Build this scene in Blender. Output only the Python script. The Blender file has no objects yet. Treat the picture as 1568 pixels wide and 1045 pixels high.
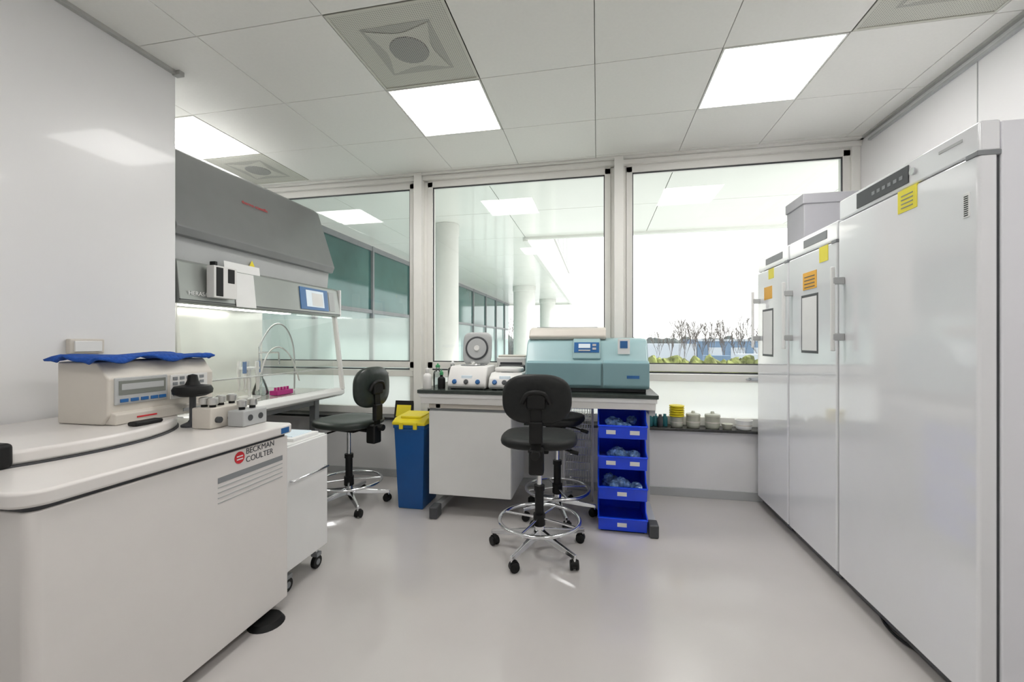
import bpy, bmesh, math, random
from mathutils import Vector, Matrix
random.seed(4)
sc=bpy.context.scene
R=math.radians
# ---------------------------------------------------------------- materials
def mat(name,col,rough=0.5,metal=0.0,coat=0.0,var=0.03,scale=8.0,bump=0.0,emit=None,es=0.0,spec=0.5):
    m=bpy.data.materials.new(name); m.use_nodes=True
    nt=m.node_tree; b=nt.nodes['Principled BSDF']
    b.inputs['Roughness'].default_value=rough; b.inputs['Metallic'].default_value=metal
    b.inputs['Coat Weight'].default_value=coat; b.inputs['Coat Roughness'].default_value=0.05
    b.inputs['Specular IOR Level'].default_value=spec
    tc=nt.nodes.new('ShaderNodeTexCoord'); n=nt.nodes.new('ShaderNodeTexNoise')
    n.inputs['Scale'].default_value=scale; n.inputs['Detail'].default_value=4
    nt.links.new(tc.outputs['Object'],n.inputs['Vector'])
    cr=nt.nodes.new('ShaderNodeValToRGB')
    a=[max(0,c*(1-var)) for c in col]; c2=[min(1,c*(1+var)) for c in col]
    cr.color_ramp.elements[0].color=(*a,1); cr.color_ramp.elements[1].color=(*c2,1)
    cr.color_ramp.elements[0].position=0.3; cr.color_ramp.elements[1].position=0.7
    nt.links.new(n.outputs['Fac'],cr.inputs['Fac']); nt.links.new(cr.outputs['Color'],b.inputs['Base Color'])
    if bump>0:
        bp=nt.nodes.new('ShaderNodeBump'); bp.inputs['Strength'].default_value=bump; bp.inputs['Distance'].default_value=0.01
        nt.links.new(n.outputs['Fac'],bp.inputs['Height']); nt.links.new(bp.outputs['Normal'],b.inputs['Normal'])
    if emit:
        b.inputs['Emission Color'].default_value=(*emit,1); b.inputs['Emission Strength'].default_value=es
    return m
def glass(name,tint=(0.9,0.97,0.95),refl=1.0,rough=0.0):
    m=bpy.data.materials.new(name); m.use_nodes=True; nt=m.node_tree
    nt.nodes.clear(); o=nt.nodes.new('ShaderNodeOutputMaterial')
    t=nt.nodes.new('ShaderNodeBsdfTransparent'); t.inputs[0].default_value=(*tint,1)
    g=nt.nodes.new('ShaderNodeBsdfGlossy'); g.inputs['Roughness'].default_value=rough
    f=nt.nodes.new('ShaderNodeFresnel'); f.inputs['IOR'].default_value=1.5
    mu=nt.nodes.new('ShaderNodeMath'); mu.operation='MULTIPLY'; mu.inputs[1].default_value=refl; mu.use_clamp=True
    mx=nt.nodes.new('ShaderNodeMixShader')
    nt.links.new(f.outputs[0],mu.inputs[0]); nt.links.new(mu.outputs[0],mx.inputs[0])
    nt.links.new(t.outputs[0],mx.inputs[1]); nt.links.new(g.outputs[0],mx.inputs[2]); nt.links.new(mx.outputs[0],o.inputs[0])
    return m
def frosted(name,col=(0.85,0.93,0.92),op=0.6):
    m=bpy.data.materials.new(name); m.use_nodes=True; nt=m.node_tree
    nt.nodes.clear(); o=nt.nodes.new('ShaderNodeOutputMaterial')
    t=nt.nodes.new('ShaderNodeBsdfTransparent'); tl=nt.nodes.new('ShaderNodeBsdfTranslucent'); d=nt.nodes.new('ShaderNodeBsdfDiffuse')
    tl.inputs[0].default_value=(*col,1); d.inputs[0].default_value=(*col,1)
    m1=nt.nodes.new('ShaderNodeMixShader'); m1.inputs[0].default_value=0.35
    m2=nt.nodes.new('ShaderNodeMixShader'); m2.inputs[0].default_value=op
    nt.links.new(tl.outputs[0],m1.inputs[1]); nt.links.new(d.outputs[0],m1.inputs[2])
    nt.links.new(t.outputs[0],m2.inputs[1]); nt.links.new(m1.outputs[0],m2.inputs[2]); nt.links.new(m2.outputs[0],o.inputs[0])
    return m
WALL=mat('wall_paint',(0.79,0.785,0.785),0.32,coat=0.2,var=0.01,scale=3)
CEIL=mat('ceiling_tile_white',(0.84,0.835,0.79),0.5,var=0.012,scale=60)
FLOOR=mat('floor_resin_grey',(0.53,0.505,0.49),0.22,coat=0.35,var=0.04,scale=1.6)
WHITE=mat('white_enamel',(0.80,0.80,0.79),0.3,coat=0.3,var=0.01)
FRIDGE=mat('fridge_gloss_white',(0.80,0.805,0.825),0.08,coat=1.0,var=0.008)
FRSIDE=mat('fridge_side_white',(0.80,0.80,0.84),0.4,var=0.008)
CREAM=mat('centrifuge_offwhite',(0.74,0.71,0.685),0.32,coat=0.25,var=0.012)
BEIGE=mat('beige_plastic',(0.62,0.58,0.52),0.45,var=0.02)
LIGHTPL=mat('light_plastic',(0.74,0.73,0.71),0.4,var=0.02)
FRAME=mat('window_frame_white',(0.82,0.81,0.77),0.3,coat=0.3,var=0.01)
BLACK=mat('black_plastic',(0.007,0.007,0.007),0.5,var=0.15,spec=0.3)
FABRIC=mat('black_polyurethane',(0.008,0.009,0.009),0.5,var=0.2,scale=40,bump=0.12,spec=0.35)
GREENBL=mat('dark_green_vinyl',(0.016,0.023,0.019),0.36,var=0.2,scale=30,bump=0.1,spec=0.5)
CHROME=mat('chrome',(0.75,0.76,0.78),0.12,metal=1.0,var=0.02)
STEEL=mat('brushed_steel',(0.62,0.62,0.6),0.3,metal=0.9,var=0.05,scale=30)
GREYMET=mat('cabinet_grey_paint',(0.19,0.195,0.195),0.34,coat=0.15,var=0.03)
PANELGR=mat('control_panel_grey',(0.33,0.35,0.33),0.3,metal=0.4,var=0.02)
LGREY=mat('light_grey_paint',(0.44,0.45,0.45),0.4,var=0.02)
DGREY=mat('dark_grey',(0.055,0.058,0.063),0.45,var=0.05)
MGREY=mat('mid_grey',(0.23,0.24,0.25),0.45,var=0.04)
JOINT=mat('ceiling_joint_grey',(0.45,0.45,0.43),0.7,var=0.02)
BLUE=mat('bin_blue_plastic',(0.002,0.055,0.80),0.32,coat=0.2,var=0.08)
BINBLUE=mat('waste_bin_blue',(0.002,0.085,0.31),0.4,coat=0.1,var=0.05)
YELLOW=mat('yellow_lid',(0.85,0.70,0.02),0.4,var=0.04)
YLABEL=mat('yellow_label',(0.82,0.72,0.05),0.5,var=0.03)
OLABEL=mat('orange_label',(0.82,0.42,0.03),0.5,var=0.05)
PAPER=mat('paper_white',(0.82,0.82,0.81),0.7,var=0.02)
TEAL=mat('teal_plastic',(0.30,0.45,0.47),0.35,coat=0.2,var=0.02)
TEALD=mat('teal_plastic_dark',(0.22,0.37,0.40),0.38,coat=0.2,var=0.02)
TOWEL=mat('blue_towel',(0.008,0.07,0.35),0.9,var=0.25,scale=60,bump=0.6)
SCRB=mat('screen_blue',(0.03,0.13,0.35),0.2,var=0.1)
SCRL=mat('screen_light',(0.50,0.57,0.60),0.2,var=0.05,emit=(0.7,0.8,0.9),es=0.2)
RED=mat('red_print',(0.60,0.02,0.03),0.5)
PINK=mat('pink_plastic',(0.55,0.03,0.26),0.4)
GREENP=mat('green_plastic',(0.05,0.30,0.12),0.4)
TEALBOX=mat('teal_box',(0.02,0.14,0.16),0.5)
CERAM=mat('ceramic_olive_white',(0.48,0.49,0.40),0.3,coat=0.4,var=0.05)
DARKSILL=mat('sill_dark_stone',(0.035,0.035,0.035),0.25,var=0.2,scale=50)
BENCHTOP=mat('bench_top_dark',(0.035,0.045,0.04),0.2,var=0.1,scale=50)
CARD=mat('grey_box_board',(0.36,0.36,0.38),0.6,var=0.03)
BAG=mat('plastic_bags_clear',(0.20,0.36,0.75),0.15,coat=0.6,var=0.7,scale=35,bump=0.9)
VENT=mat('vent_metal',(0.62,0.62,0.55),0.5,var=0.02)
STAIN=mat('cabinet_interior',(0.68,0.67,0.62),0.2,metal=0.5,var=0.04)
LIGHTM=mat('luminaire_diffuser',(0.9,0.9,0.9),0.5,emit=(1.0,0.98,0.955),es=11.5)
FILLM=mat('added_fill_glow',(0.9,0.9,0.9),0.5,emit=(1.0,0.98,0.92),es=7.0)  # emission for the strip added inside the biosafety cabinet
GL=glass('window_glass',(0.965,0.985,0.97),1.3)
GLC=glass('clear_glass',(0.95,0.98,0.97),1.0)
GLP=glass('bottle_plastic',(0.80,0.85,0.85),2.0,0.1)
FROST=frosted('frosted_film',(0.88,0.93,0.91),0.55)
FROSTW=frosted('frosted_white',(0.92,0.93,0.91),0.9)
def perforated(name='vent_perforated',hole=(0.34,0.34,0.30),c=(0.64,0.64,0.57)):
    m=mat(name,(0.5,0.5,0.45),0.5)
    nt=m.node_tree; b=nt.nodes['Principled BSDF']
    tc=nt.nodes.new('ShaderNodeTexCoord'); mp=nt.nodes.new('ShaderNodeMapping'); mp.inputs['Scale'].default_value=(95,95,95)
    v=nt.nodes.new('ShaderNodeTexVoronoi'); v.inputs['Randomness'].default_value=0.0; v.inputs['Scale'].default_value=1.0; v.voronoi_dimensions='2D'
    cr=nt.nodes.new('ShaderNodeValToRGB'); cr.color_ramp.elements[0].position=0.26; cr.color_ramp.elements[1].position=0.38
    cr.color_ramp.elements[0].color=(*hole,1); cr.color_ramp.elements[1].color=(*c,1)
    nt.links.new(tc.outputs['Object'],mp.inputs[0]); nt.links.new(mp.outputs[0],v.inputs[0]); nt.links.new(v.outputs['Distance'],cr.inputs[0]); nt.links.new(cr.outputs[0],b.inputs['Base Color'])
    return m
PERF=perforated()
PERFD=perforated('vent_perforated_dark',(0.12,0.12,0.12),(0.40,0.40,0.37))
PERFM=perforated('vent_perforated_mid',(0.22,0.22,0.20),(0.50,0.50,0.45))
# ---------------------------------------------------------------- object helpers
class Obj:
    def __init__(s,name,loc=(0,0,0),rot=0.0,local=False):
        s.e=bpy.data.objects.new(name,None); s.e.empty_display_size=0.1
        s.e.location=loc; s.e.rotation_euler=(0,0,rot); sc.collection.objects.link(s.e); s.local=local
    def add(s,o):
        o.parent=s.e
        if not s.local: o.location=o.location-s.e.location
        return o
CUR=None
def fin(name,me,m,bevel=0,seg=2,smooth=True,ang=35):
    if smooth:
        me.polygons.foreach_set('use_smooth',[True]*len(me.polygons)); me.set_sharp_from_angle(angle=R(ang))
    o=bpy.data.objects.new(name,me); sc.collection.objects.link(o)
    if m: me.materials.append(m)
    if bevel>0:
        b=o.modifiers.new('bev','BEVEL'); b.width=bevel; b.segments=seg; b.limit_method='ANGLE'; b.angle_limit=R(35); b.harden_normals=True
    if CUR is not None: CUR.add(o)
    return o
def mesh(name,v,f,m,bevel=0,seg=2,smooth=True,ang=35):
    me=bpy.data.meshes.new(name); me.from_pydata([tuple(p) for p in v],[],f); 
    bm=bmesh.new(); bm.from_mesh(me); bmesh.ops.recalc_face_normals(bm,faces=bm.faces); bm.to_mesh(me); bm.free(); me.update()
    return fin(name,me,m,bevel,seg,smooth,ang)
BF=[(0,3,2,1),(4,5,6,7),(0,1,5,4),(1,2,6,5),(2,3,7,6),(3,0,4,7)]
def bv(x0,x1,y0,y1,z0,z1): return [(x0,y0,z0),(x1,y0,z0),(x1,y1,z0),(x0,y1,z0),(x0,y0,z1),(x1,y0,z1),(x1,y1,z1),(x0,y1,z1)]
def box(name,x0,x1,y0,y1,z0,z1,m,bevel=0.003,seg=2): return mesh(name,bv(x0,x1,y0,y1,z0,z1),BF,m,bevel,seg)
def boxes(name,L,m,bevel=0):
    v=[];f=[]
    for b in L:
        n=len(v); v+=bv(*b); f+=[tuple(i+n for i in q) for q in BF]
    return mesh(name,v,f,m,bevel)
def prism(name,prof,axis,a0,a1,m,bevel=0.003,seg=2):
    def P(p,a): return (a,p[0],p[1]) if axis=='x' else ((p[0],a,p[1]) if axis=='y' else (p[0],p[1],a))
    n=len(prof); v=[P(p,a0) for p in prof]+[P(p,a1) for p in prof]
    f=[tuple(range(n)),tuple(range(2*n-1,n-1,-1))]+[(i,(i+1)%n,(i+1)%n+n,i+n) for i in range(n)]
    return mesh(name,v,f,m,bevel,seg)
def cyl(name,p0,p1,r,m,r2=None,seg=24,bevel=0):
    p0=Vector(p0);p1=Vector(p1); r2=r if r2 is None else r2
    d=(p1-p0).normalized(); q=d.to_track_quat('Z','Y').to_matrix()
    v=[];
    for p,rr in ((p0,r),(p1,r2)):
        for i in range(seg):
            a=2*math.pi*i/seg; v.append(p+q@Vector((math.cos(a)*rr,math.sin(a)*rr,0)))
    f=[tuple(range(seg-1,-1,-1)),tuple(range(seg,2*seg))]+[(i,(i+1)%seg,(i+1)%seg+seg,i+seg) for i in range(seg)]
    return mesh(name,v,f,m,bevel)
def lathe(name,prof,c,m,axis=(0,0,1),seg=32,ang=40):
    c=Vector(c); q=Vector(axis).to_track_quat('Z','Y').to_matrix(); v=[];f=[]
    for r,z in prof:
        for i in range(seg):
            a=2*math.pi*i/seg; v.append(c+q@Vector((math.cos(a)*r,math.sin(a)*r,z)))
    for k in range(len(prof)-1):
        for i in range(seg):
            j=(i+1)%seg; f.append((k*seg+i,k*seg+j,(k+1)*seg+j,(k+1)*seg+i))
    if prof[0][0]>1e-4: f.append(tuple(range(seg-1,-1,-1)))
    if prof[-1][0]>1e-4: n=(len(prof)-1)*seg; f.append(tuple(range(n,n+seg)))
    return mesh(name,v,f,m,0,2,True,ang)
def torus(name,c,R1,r,m,axis=(0,0,1),s1=48,s2=10):
    c=Vector(c); q=Vector(axis).to_track_quat('Z','Y').to_matrix(); v=[];f=[]
    for i in range(s1):
        a=2*math.pi*i/s1
        for j in range(s2):
            b=2*math.pi*j/s2; rr=R1+r*math.cos(b); v.append(c+q@Vector((rr*math.cos(a),rr*math.sin(a),r*math.sin(b))))
    for i in range(s1):
        for j in range(s2):
            f.append((i*s2+j,((i+1)%s1)*s2+j,((i+1)%s1)*s2+(j+1)%s2,i*s2+(j+1)%s2))
    return mesh(name,v,f,m,0,2,True,180)
def tube(name,pts,r,m,cyclic=False,smooth=False,res=3):
    cu=bpy.data.curves.new(name,'CURVE'); cu.dimensions='3D'; cu.bevel_depth=r; cu.bevel_resolution=res; cu.use_fill_caps=True
    L=pts if (isinstance(pts[0],(list,)) ) else [pts]
    for P in L:
        if smooth:
            sp=cu.splines.new('NURBS'); sp.points.add(len(P)-1); sp.order_u=3; sp.use_endpoint_u=True
        else:
            sp=cu.splines.new('POLY'); sp.points.add(len(P)-1)
        for i,p in enumerate(P): sp.points[i].co=(*p,1)
        sp.use_cyclic_u=cyclic
    cu.materials.append(m); o=bpy.data.objects.new(name,cu); sc.collection.objects.link(o)
    if CUR is not None: CUR.add(o)
    return o
def cushion(name,w,d,h,m,M=Matrix.Identity(4),n=3.0,curve=0.0,dish=0.0,seg=48):
    lv=[(0.0,0),(0.6,0),(0.9,0.02*1),(0.985,0.25),(1.0,0.5),(0.985,0.75),(0.93,0.93),(0.8,1.0),(0.55,1.0),(0.25,1.0),(0.0,1.0)]
    v=[];f=[]
    for s,t in lv:
        for i in range(seg):
            a=2*math.pi*i/seg; ca,sa=math.cos(a),math.sin(a)
            k=(abs(ca)**n+abs(sa)**n)**(-1/n)
            x=ca*k*w/2*s; y=sa*k*d/2*s; z=t*h
            z+=curve*x*x - (dish*(1-s*s) if t>0.5 else 0)
            v.append(M@Vector((x,y,z)))
    for k in range(len(lv)-1):
        for i in range(seg):
            j=(i+1)%seg; f.append((k*seg+i,k*seg+j,(k+1)*seg+j,(k+1)*seg+i))
    o=mesh(name,v,f,m,0,2,True,180)
    bm=bmesh.new(); bm.from_mesh(o.data); bmesh.ops.remove_doubles(bm,verts=bm.verts,dist=1e-5); bmesh.ops.recalc_face_normals(bm,faces=bm.faces); bm.to_mesh(o.data); bm.free()
    return o
def text(name,body,size,loc,rot,m,ext=0.0006):
    c=bpy.data.curves.new(name,'FONT'); c.body=body; c.size=size; c.extrude=ext; c.materials.append(m)
    o=bpy.data.objects.new(name,c); o.location=loc; o.rotation_euler=rot; sc.collection.objects.link(o)
    if CUR is not None: CUR.add(o)
    return o
PX=(R(90),0,R(90)); NX=(R(90),0,R(-90)); NY=(R(90),0,0)
# ================================================================= ROOM
XL,XR,YB,YW,H=-3.50,1.98,-1.6,3.62,2.80
box('floor',XL-0.1,XR+0.1,YB-0.1,3.85,-0.12,0.0,FLOOR,0)
box('wall_left_front',XL,-2.39,YB,2.02,0,H,WALL,0.004)
box('wall_left',XL-0.1,XL,YB-0.1,3.85,0,H+0.1,WALL,0)
box('wall_right',XR,XR+0.1,YB-0.1,3.85,0,H+0.1,WALL,0)
box('wall_rear',XL,XR,YB-0.1,YB,0,H+0.1,WALL,0)
box('wall_window_parapet',XL,XR,YW,3.85,0,0.53,WALL,0)
box('window_sill_trim',XL,XR,YW-0.04,3.76,0.53,0.552,DARKSILL,0.003)
box('baseboard_window',XL,XR,YW-0.012,YW,0.0,0.07,LGREY,0.003)
box('baseboard_right',XR-0.012,XR,YB,3.62,0.0,0.07,LGREY,0.003)
box('baseboard_left',-2.39,-2.378,YB,2.02,0.0,0.07,LGREY,0.003)
boxes('trim_right_wall_joints',[(XR-0.003,XR,y-0.002,y+0.002,0.1,2.74) for y in (0.3,1.5,2.7)]+[(XR-0.02,XR,YB,3.6,2.735,2.75)],LGREY)
boxes('trim_ceiling_edge',[(XR-0.025,XR,YB,3.72,H-0.015,H),(-2.39,-2.365,YB,2.02,H-0.02,H),(-2.39,-2.34,2.0,2.03,H-0.025,H)],JOINT)
gx=[-3.50,-3.33,-2.72,-2.0,-1.285,-0.68,-0.015,0.65,1.245,1.845,1.98]
gy=[-1.6,-1.2,-0.6,0.0,0.6,1.2,1.80,2.42,3.03,3.62,3.85]
lights={(1,7),(4,7),(7,7),(1,3),(4,3),(7,3)}
vents={(4,6),(8,6),(1,8)}
T=[]
for i in range(len(gx)-1):
    for j in range(len(gy)-1):
        if (i,j) in lights or (i,j) in vents: continue
        g=0.0017
        T.append((gx[i]+g,gx[i+1]-g,gy[j]+g,gy[j+1]-g,H,H+0.02))
boxes('ceiling',T,CEIL,0.0015)
box('ceiling_slab',XL,XR,YB,3.85,H+0.022,H+0.12,JOINT,0)
for k,(i,j) in enumerate(sorted(lights)):
    CUR=Obj('ceiling_light_panel',((gx[i]+gx[i+1])/2,(gy[j]+gy[j+1])/2,H))
    x0,x1,y0,y1=gx[i]+.004,gx[i+1]-.004,gy[j]+.004,gy[j+1]-.004
    boxes('rim',[(x0,x1,y0,y0+.01,H-.002,H+.02),(x0,x1,y1-.01,y1,H-.002,H+.02),(x0,x0+.01,y0+.01,y1-.01,H-.002,H+.02),(x1-.01,x1,y0+.01,y1-.01,H-.002,H+.02)],CEIL)
    box('diffuser',x0+.01,x1-.01,y0+.01,y1-.01,H+.002,H+.015,LIGHTM,0)
for (i,j) in sorted(vents):
    x0,x1,y0,y1=gx[i]+.004,gx[i+1]-.004,gy[j]+.004,gy[j+1]-.004; cx,cy=(x0+x1)/2,(y0+y1)/2
    CUR=Obj('ceiling_air_vent',(cx,cy,H))
    box('perforated_plate',x0,x1,y0,y1,H+.003,H+.012,PERF,0)
    boxes('rim',[(x0,x1,y0,y0+.012,H-.002,H+.01),(x0,x1,y1-.012,y1,H-.002,H+.01),(x0,x0+.012,y0+.012,y1-.012,H-.002,H+.01),(x1-.012,x1,y0+.012,y1-.012,H-.002,H+.01)],VENT)
    a=.185
    mesh('inner_square',[(cx-a,cy-a,H+.002),(cx+a,cy-a,H+.002),(cx+a,cy+a,H+.002),(cx-a,cy+a,H+.002)],[(0,1,2,3)],PERFM)
    d=.17; pts=[]
    for (ax,ay,bx,by) in ((-1,-1,1,-1),(1,-1,1,1),(1,1,-1,1),(-1,1,-1,-1)):
        for t in range(8):
            u=t/8; px,py=ax+(bx-ax)*u,ay+(by-ay)*u; s=1-.25*math.sin(math.pi*u)
            pts.append((cx+px*d*s,cy+py*d*s,H))
    mesh('inner_plate',pts,[tuple(range(len(pts)))],PERF)
    lathe('damper_disc',[(0.0,-.004),(.10,-.004),(.104,0),(.0,0)],(cx,cy,H),PERFD)
CUR=None
# ================================================================= WINDOWS
wy0,wy1=3.74,3.81
def window(n,x0,x1,opening=True):
    global CUR
    CUR=Obj('window_%d'%n,((x0+x1)/2,3.78,0.55))
    z0,zr0,zr1,zt=0.552,0.915,1.055,2.735
    f=0.05
    L=[(x0,x1,wy0,wy1,zt-f,zt+0.064),(x0,x1,wy0,wy1,z0,z0+0.07),(x0,x1,wy0-.01,wy1,zr0,zr0+0.06),(x0,x1,wy0,wy1,zr1-0.06,zr1),
       (x0,x0+f,wy0,wy1,z0,zt),(x1-f,x1,wy0,wy1,z0,zt)]
    boxes('frame',L,FRAME,0.003)
    boxes('gasket',[(x0+f,x1-f,wy0+.01,wy0+.02,zt-f-.010,zt-f),(x0+f,x1-f,wy0+.01,wy0+.02,zr1,zr1+.010),(x0+f,x0+f+.008,wy0+.01,wy0+.02,zr1,zt-f),(x1-f-.008,x1-f,wy0+.01,wy0+.02,zr1,zt-f),(x0+f,x1-f,wy0-.005,wy0,zr0+.063,zr1-.063)],DGREY)
    mesh('glass',[(x0+f,3.77,zr1),(x1-f,3.77,zr1),(x1-f,3.77,zt-f),(x0+f,3.77,zt-f)],[(0,1,2,3)],GL)
    mesh('lower_pane',[(x0+f,3.77,z0+.07),(x1-f,3.77,z0+.07),(x1-f,3.77,zr0),(x0+f,3.77,zr0)],[(0,1,2,3)],FROSTW)
    hx=x0+.95 if n==3 else x1-.36
    box('handle_plate',hx,hx+.10,wy0-.015,wy0-.01,zr0+.015,zr0+.04,CHROME,0.002)
    box('handle_lever',hx-.02,hx+.08,wy0-.025,wy0-.015,zr0+.02,zr0+.033,CHROME,0.003)
window(1,XL,-1.69); 
mesh('frosted_band',[(XL+.05,3.765,1.06),(-1.74,3.765,1.06),(-1.74,3.765,1.47),(XL+.05,3.765,1.47)],[(0,1,2,3)],FROST)
window(2,-1.56,0.11)
window(3,0.24,1.92)
CUR=None
for n,x in enumerate((-1.625,0.175)):
    boxes('trim_mullion_%d'%(n+1),[(x-.065,x+.065,3.75,3.85,.552,H),(x-.03,x+.03,3.66,3.75,.552,H),(x-.038,x+.038,3.655,3.665,.552,H)],FRAME,0.003)
box('trim_window_corner',1.92,1.98,3.72,3.85,.552,H,FRAME,0.003)
boxes('trim_window_head',[(XL,XR,3.70,3.74,2.745,2.785),(XL,XR,3.66,3.70,2.785,2.80)],FRAME,0.002)
# ================================================================= OUTSIDE
SOF=mat('soffit_white_panels',(0.84,0.86,0.81),0.3,coat=0.4,var=0.02,scale=1)
CONC=mat('column_white',(0.75,0.76,0.72),0.5,var=0.02)
FAC=mat('facade_teal_glass',(0.06,0.145,0.135),0.08,metal=0.2,var=0.3,scale=0.8)
FACL=mat('facade_pale_glass',(0.36,0.46,0.45),0.12,var=0.15,scale=0.8)
ROAD=mat('asphalt_light',(0.44,0.44,0.43),0.9,var=0.1,scale=0.3)
HEDGEM=mat('hedge_leaves',(0.16,0.18,0.05),0.9,var=0.7,scale=1.2)
BARK=mat('tree_bark',(0.12,0.105,0.095),0.9,var=0.2)
WARE=mat('warehouse_blue',(0.12,0.19,0.28),0.6,var=0.08,scale=0.3)
WAREW=mat('warehouse_white',(0.42,0.46,0.50),0.6,var=0.05)
box('ground_outside',-150,150,3.9,260,-4.3,-4.0,ROAD,0)
CUR=Obj('canopy_soffit',(-3,6,2.85))
boxes('panels',[(x+.004,x+1.796,y+.004,y+1.3,2.86,2.9) for x in (-10.1,-8.3,-6.5,-4.7,-2.9) for y in [3.88+1.304*i for i in range(11)]],SOF,0)
boxes('panels_right',[(x+.004,min(x+1.796,9),y+.004,y+1.3,2.86,2.9) for x in (-1.1,.7,2.5,4.3,6.1) for y in (3.88,5.184)],SOF,0)
boxes('fascia',[(-1.14,-1.06,6.5,18.3,2.8,3.3),(-1.1,9,6.47,6.55,2.82,3.3),(-10,-1.06,18.2,18.3,2.8,3.3)],CONC,0.01)
box('slab',-10,-1.15,3.88,18.2,2.92,3.3,CONC,0); box('slab_right',-1.15,9,3.88,6.46,2.92,3.3,CONC,0)
CUR=Obj('upper_floor_facade',(-3,12,5))
box('wall',-10,-1.2,7.5,18.0,3.3,7.0,CONC,0)
boxes('spandrel',[(-1.2,-1.15,7.5,18,4.1,4.2),(-1.2,-1.15,7.5,18,6.0,6.06)]+[(-1.2,-1.17,7.7+1.8*k,9.2+1.8*k,4.3,5.9) for k in range(6)],LGREY)
CUR=Obj('glass_facade_wing',(-4,10,0))
box('glass_upper',-4.0,-3.78,3.9,18,1.75,2.86,FAC,0)
box('glass_lower',-4.0,-3.80,3.9,18,-0.5,1.75,FACL,0)
box('glass_base',-4.0,-3.79,3.9,18,-4,-.5,FACL,0)
boxes('mullions',[(-3.79,-3.74,y,y+.05,-4,2.86) for y in [5.1+1.5*i for i in range(9)]]+[(-3.79,-3.75,3.9,18,1.72,1.78),(-3.79,-3.75,3.9,18,2.78,2.86)],MGREY)
CUR=None
for (x,y,r) in ((-2.05,5.6,.16),(-2.13,12.4,.32),(-1.9,16.4,.3)):
    CUR=Obj('round_column',(x,y,-4))
    lathe('shaft',[(r,-4),(r,2.7),(r*1.06,2.72),(r*1.06,2.858)],(x,y,0),CONC)
    lathe('collar',[(r*1.15,-4),(r*1.15,-3.8),(r,-3.8)],(x,y,0),CONC)
CUR=None
def branches(p,d,l,dep,out):
    q=p+d*l; out.append([tuple(p),tuple(q)])
    if dep==0: return
    for k in range(3):
        nd=(d*1.7+Vector((random.uniform(-.75,.75),random.uniform(-.75,.75),random.uniform(.1,.5)))).normalized()
        branches(q if k else p+d*l*.6,nd,l*.6,dep-1,out)
for cl,nn in (((-30,-10),8),((9.5,17),7),((15,24),9),((24,36),8)):
    out=[]
    for k in range(nn):
        x=cl[0]+(cl[1]-cl[0])*(k+random.uniform(.1,.9))/nn; y=random.uniform(66,78)
        branches(Vector((x,y,-4)),Vector((0,0,1)),random.uniform(3.0,4.1),4,out)
    tube('bare_trees',out,0.024,BARK,res=0)
def blob(name,x0,x1,y,z0,z1,m,n=26,sy=1.5,jit=.6):
    bm=bmesh.new()
    for k in range(n):
        x=x0+(x1-x0)*k/(n-1); zt=z1-random.uniform(0,jit)
        M=Matrix.Translation((x,y+random.uniform(-.5,.5),(z0+zt)/2))@Matrix.Diagonal(((x1-x0)/n*1.3,sy,(zt-z0)/2,1))
        bmesh.ops.create_icosphere(bm,subdivisions=3,radius=1,matrix=M)
    for vv in bm.verts: vv.co+=Vector((random.uniform(-.15,.15),random.uniform(-.15,.15),random.uniform(-.12,.12)))
    me=bpy.data.meshes.new(name); bm.to_mesh(me); bm.free(); return fin(name,me,m,0,2,False)
blob('hedge',2,26,38,-4.05,0.12,HEDGEM,48)
blob('distant_treeline',-80,130,112,-4.1,3.0,mat('distant_trees',(0.10,0.115,0.11),0.95,var=0.3,scale=.2),150,3,1.6)
CUR=Obj('warehouse',(25,80,-4))
box('hall',19,42,88,103,-4,1.6,WARE,0); box('annex',10,18.9,88,96,-4,.7,WAREW,0)
boxes('doors',[(x,x+2.5,87.9,88,-4,0) for x in (21,25,29,33)],WAREW)
boxes('roof_band',[(19,42,87.85,88,1.2,1.6)],WAREW)
CUR=Obj('parked_trucks',(16,60,-4))
for k,x in enumerate((12,15.5,19,22.5)):
    box('trailer_%d'%k,x,x+2.8,52,53,-3.4,-.4+.2*(k%2),WAREW if k%2 else WARE,0.05); cyl('wheel_%d'%k,(x+.6,51.9,-3.5),(x+.6,52.3,-3.5),.45,BLACK)
CUR=None
# ================================================================= CENTRIFUGE
def rrect(x0,x1,y0,y1,rs,n=8):
    P=[]
    for (cx,cy,a0,r) in ((x1,y0,-90,rs[0]),(x1,y1,0,rs[1]),(x0,y1,90,rs[2]),(x0,y0,180,rs[3])):
        sx=-1 if cx==x1 else 1; sy=1 if cy==y0 else -1
        for k in range(n+1):
            a=R(a0+90*k/n); P.append((cx+sx*r+r*math.cos(a),cy+sy*r+r*math.sin(a)))
    return P
CUR=Obj('floor_centrifuge',(-1.9,1.27,0))
prism('body',rrect(-2.36,-1.43,.82,1.76,(.03,.02,.01,.02)),'z',.05,.805,CREAM,0.004)
prism('shadow_gap',rrect(-2.35,-1.438,.828,1.752,(.03,.02,.01,.02)),'z',.80,.822,DGREY,0)
prism('deck',rrect(-2.37,-1.415,.80,1.775,(.07,.03,.01,.02)),'z',.818,.862,CREAM,0.014,4)
arc=[(-2.36,.82),(-1.98,.82)]+[(-2.14+.43*math.cos(R(a)),1.20+.50*math.sin(R(a))) for a in range(-46,75,6)]+[(-2.36,1.70)]
prism('lid_gap',[(x+.008 if x>-2.3 else x,y) for x,y in arc],'z',.855,.868,DGREY,0)
prism('lid',arc,'z',.866,.912,CREAM,0.012,4)
box('lid_handle',-1.84,-1.745,.90,.972,.863,.940,BLACK,0.015,4)
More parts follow.
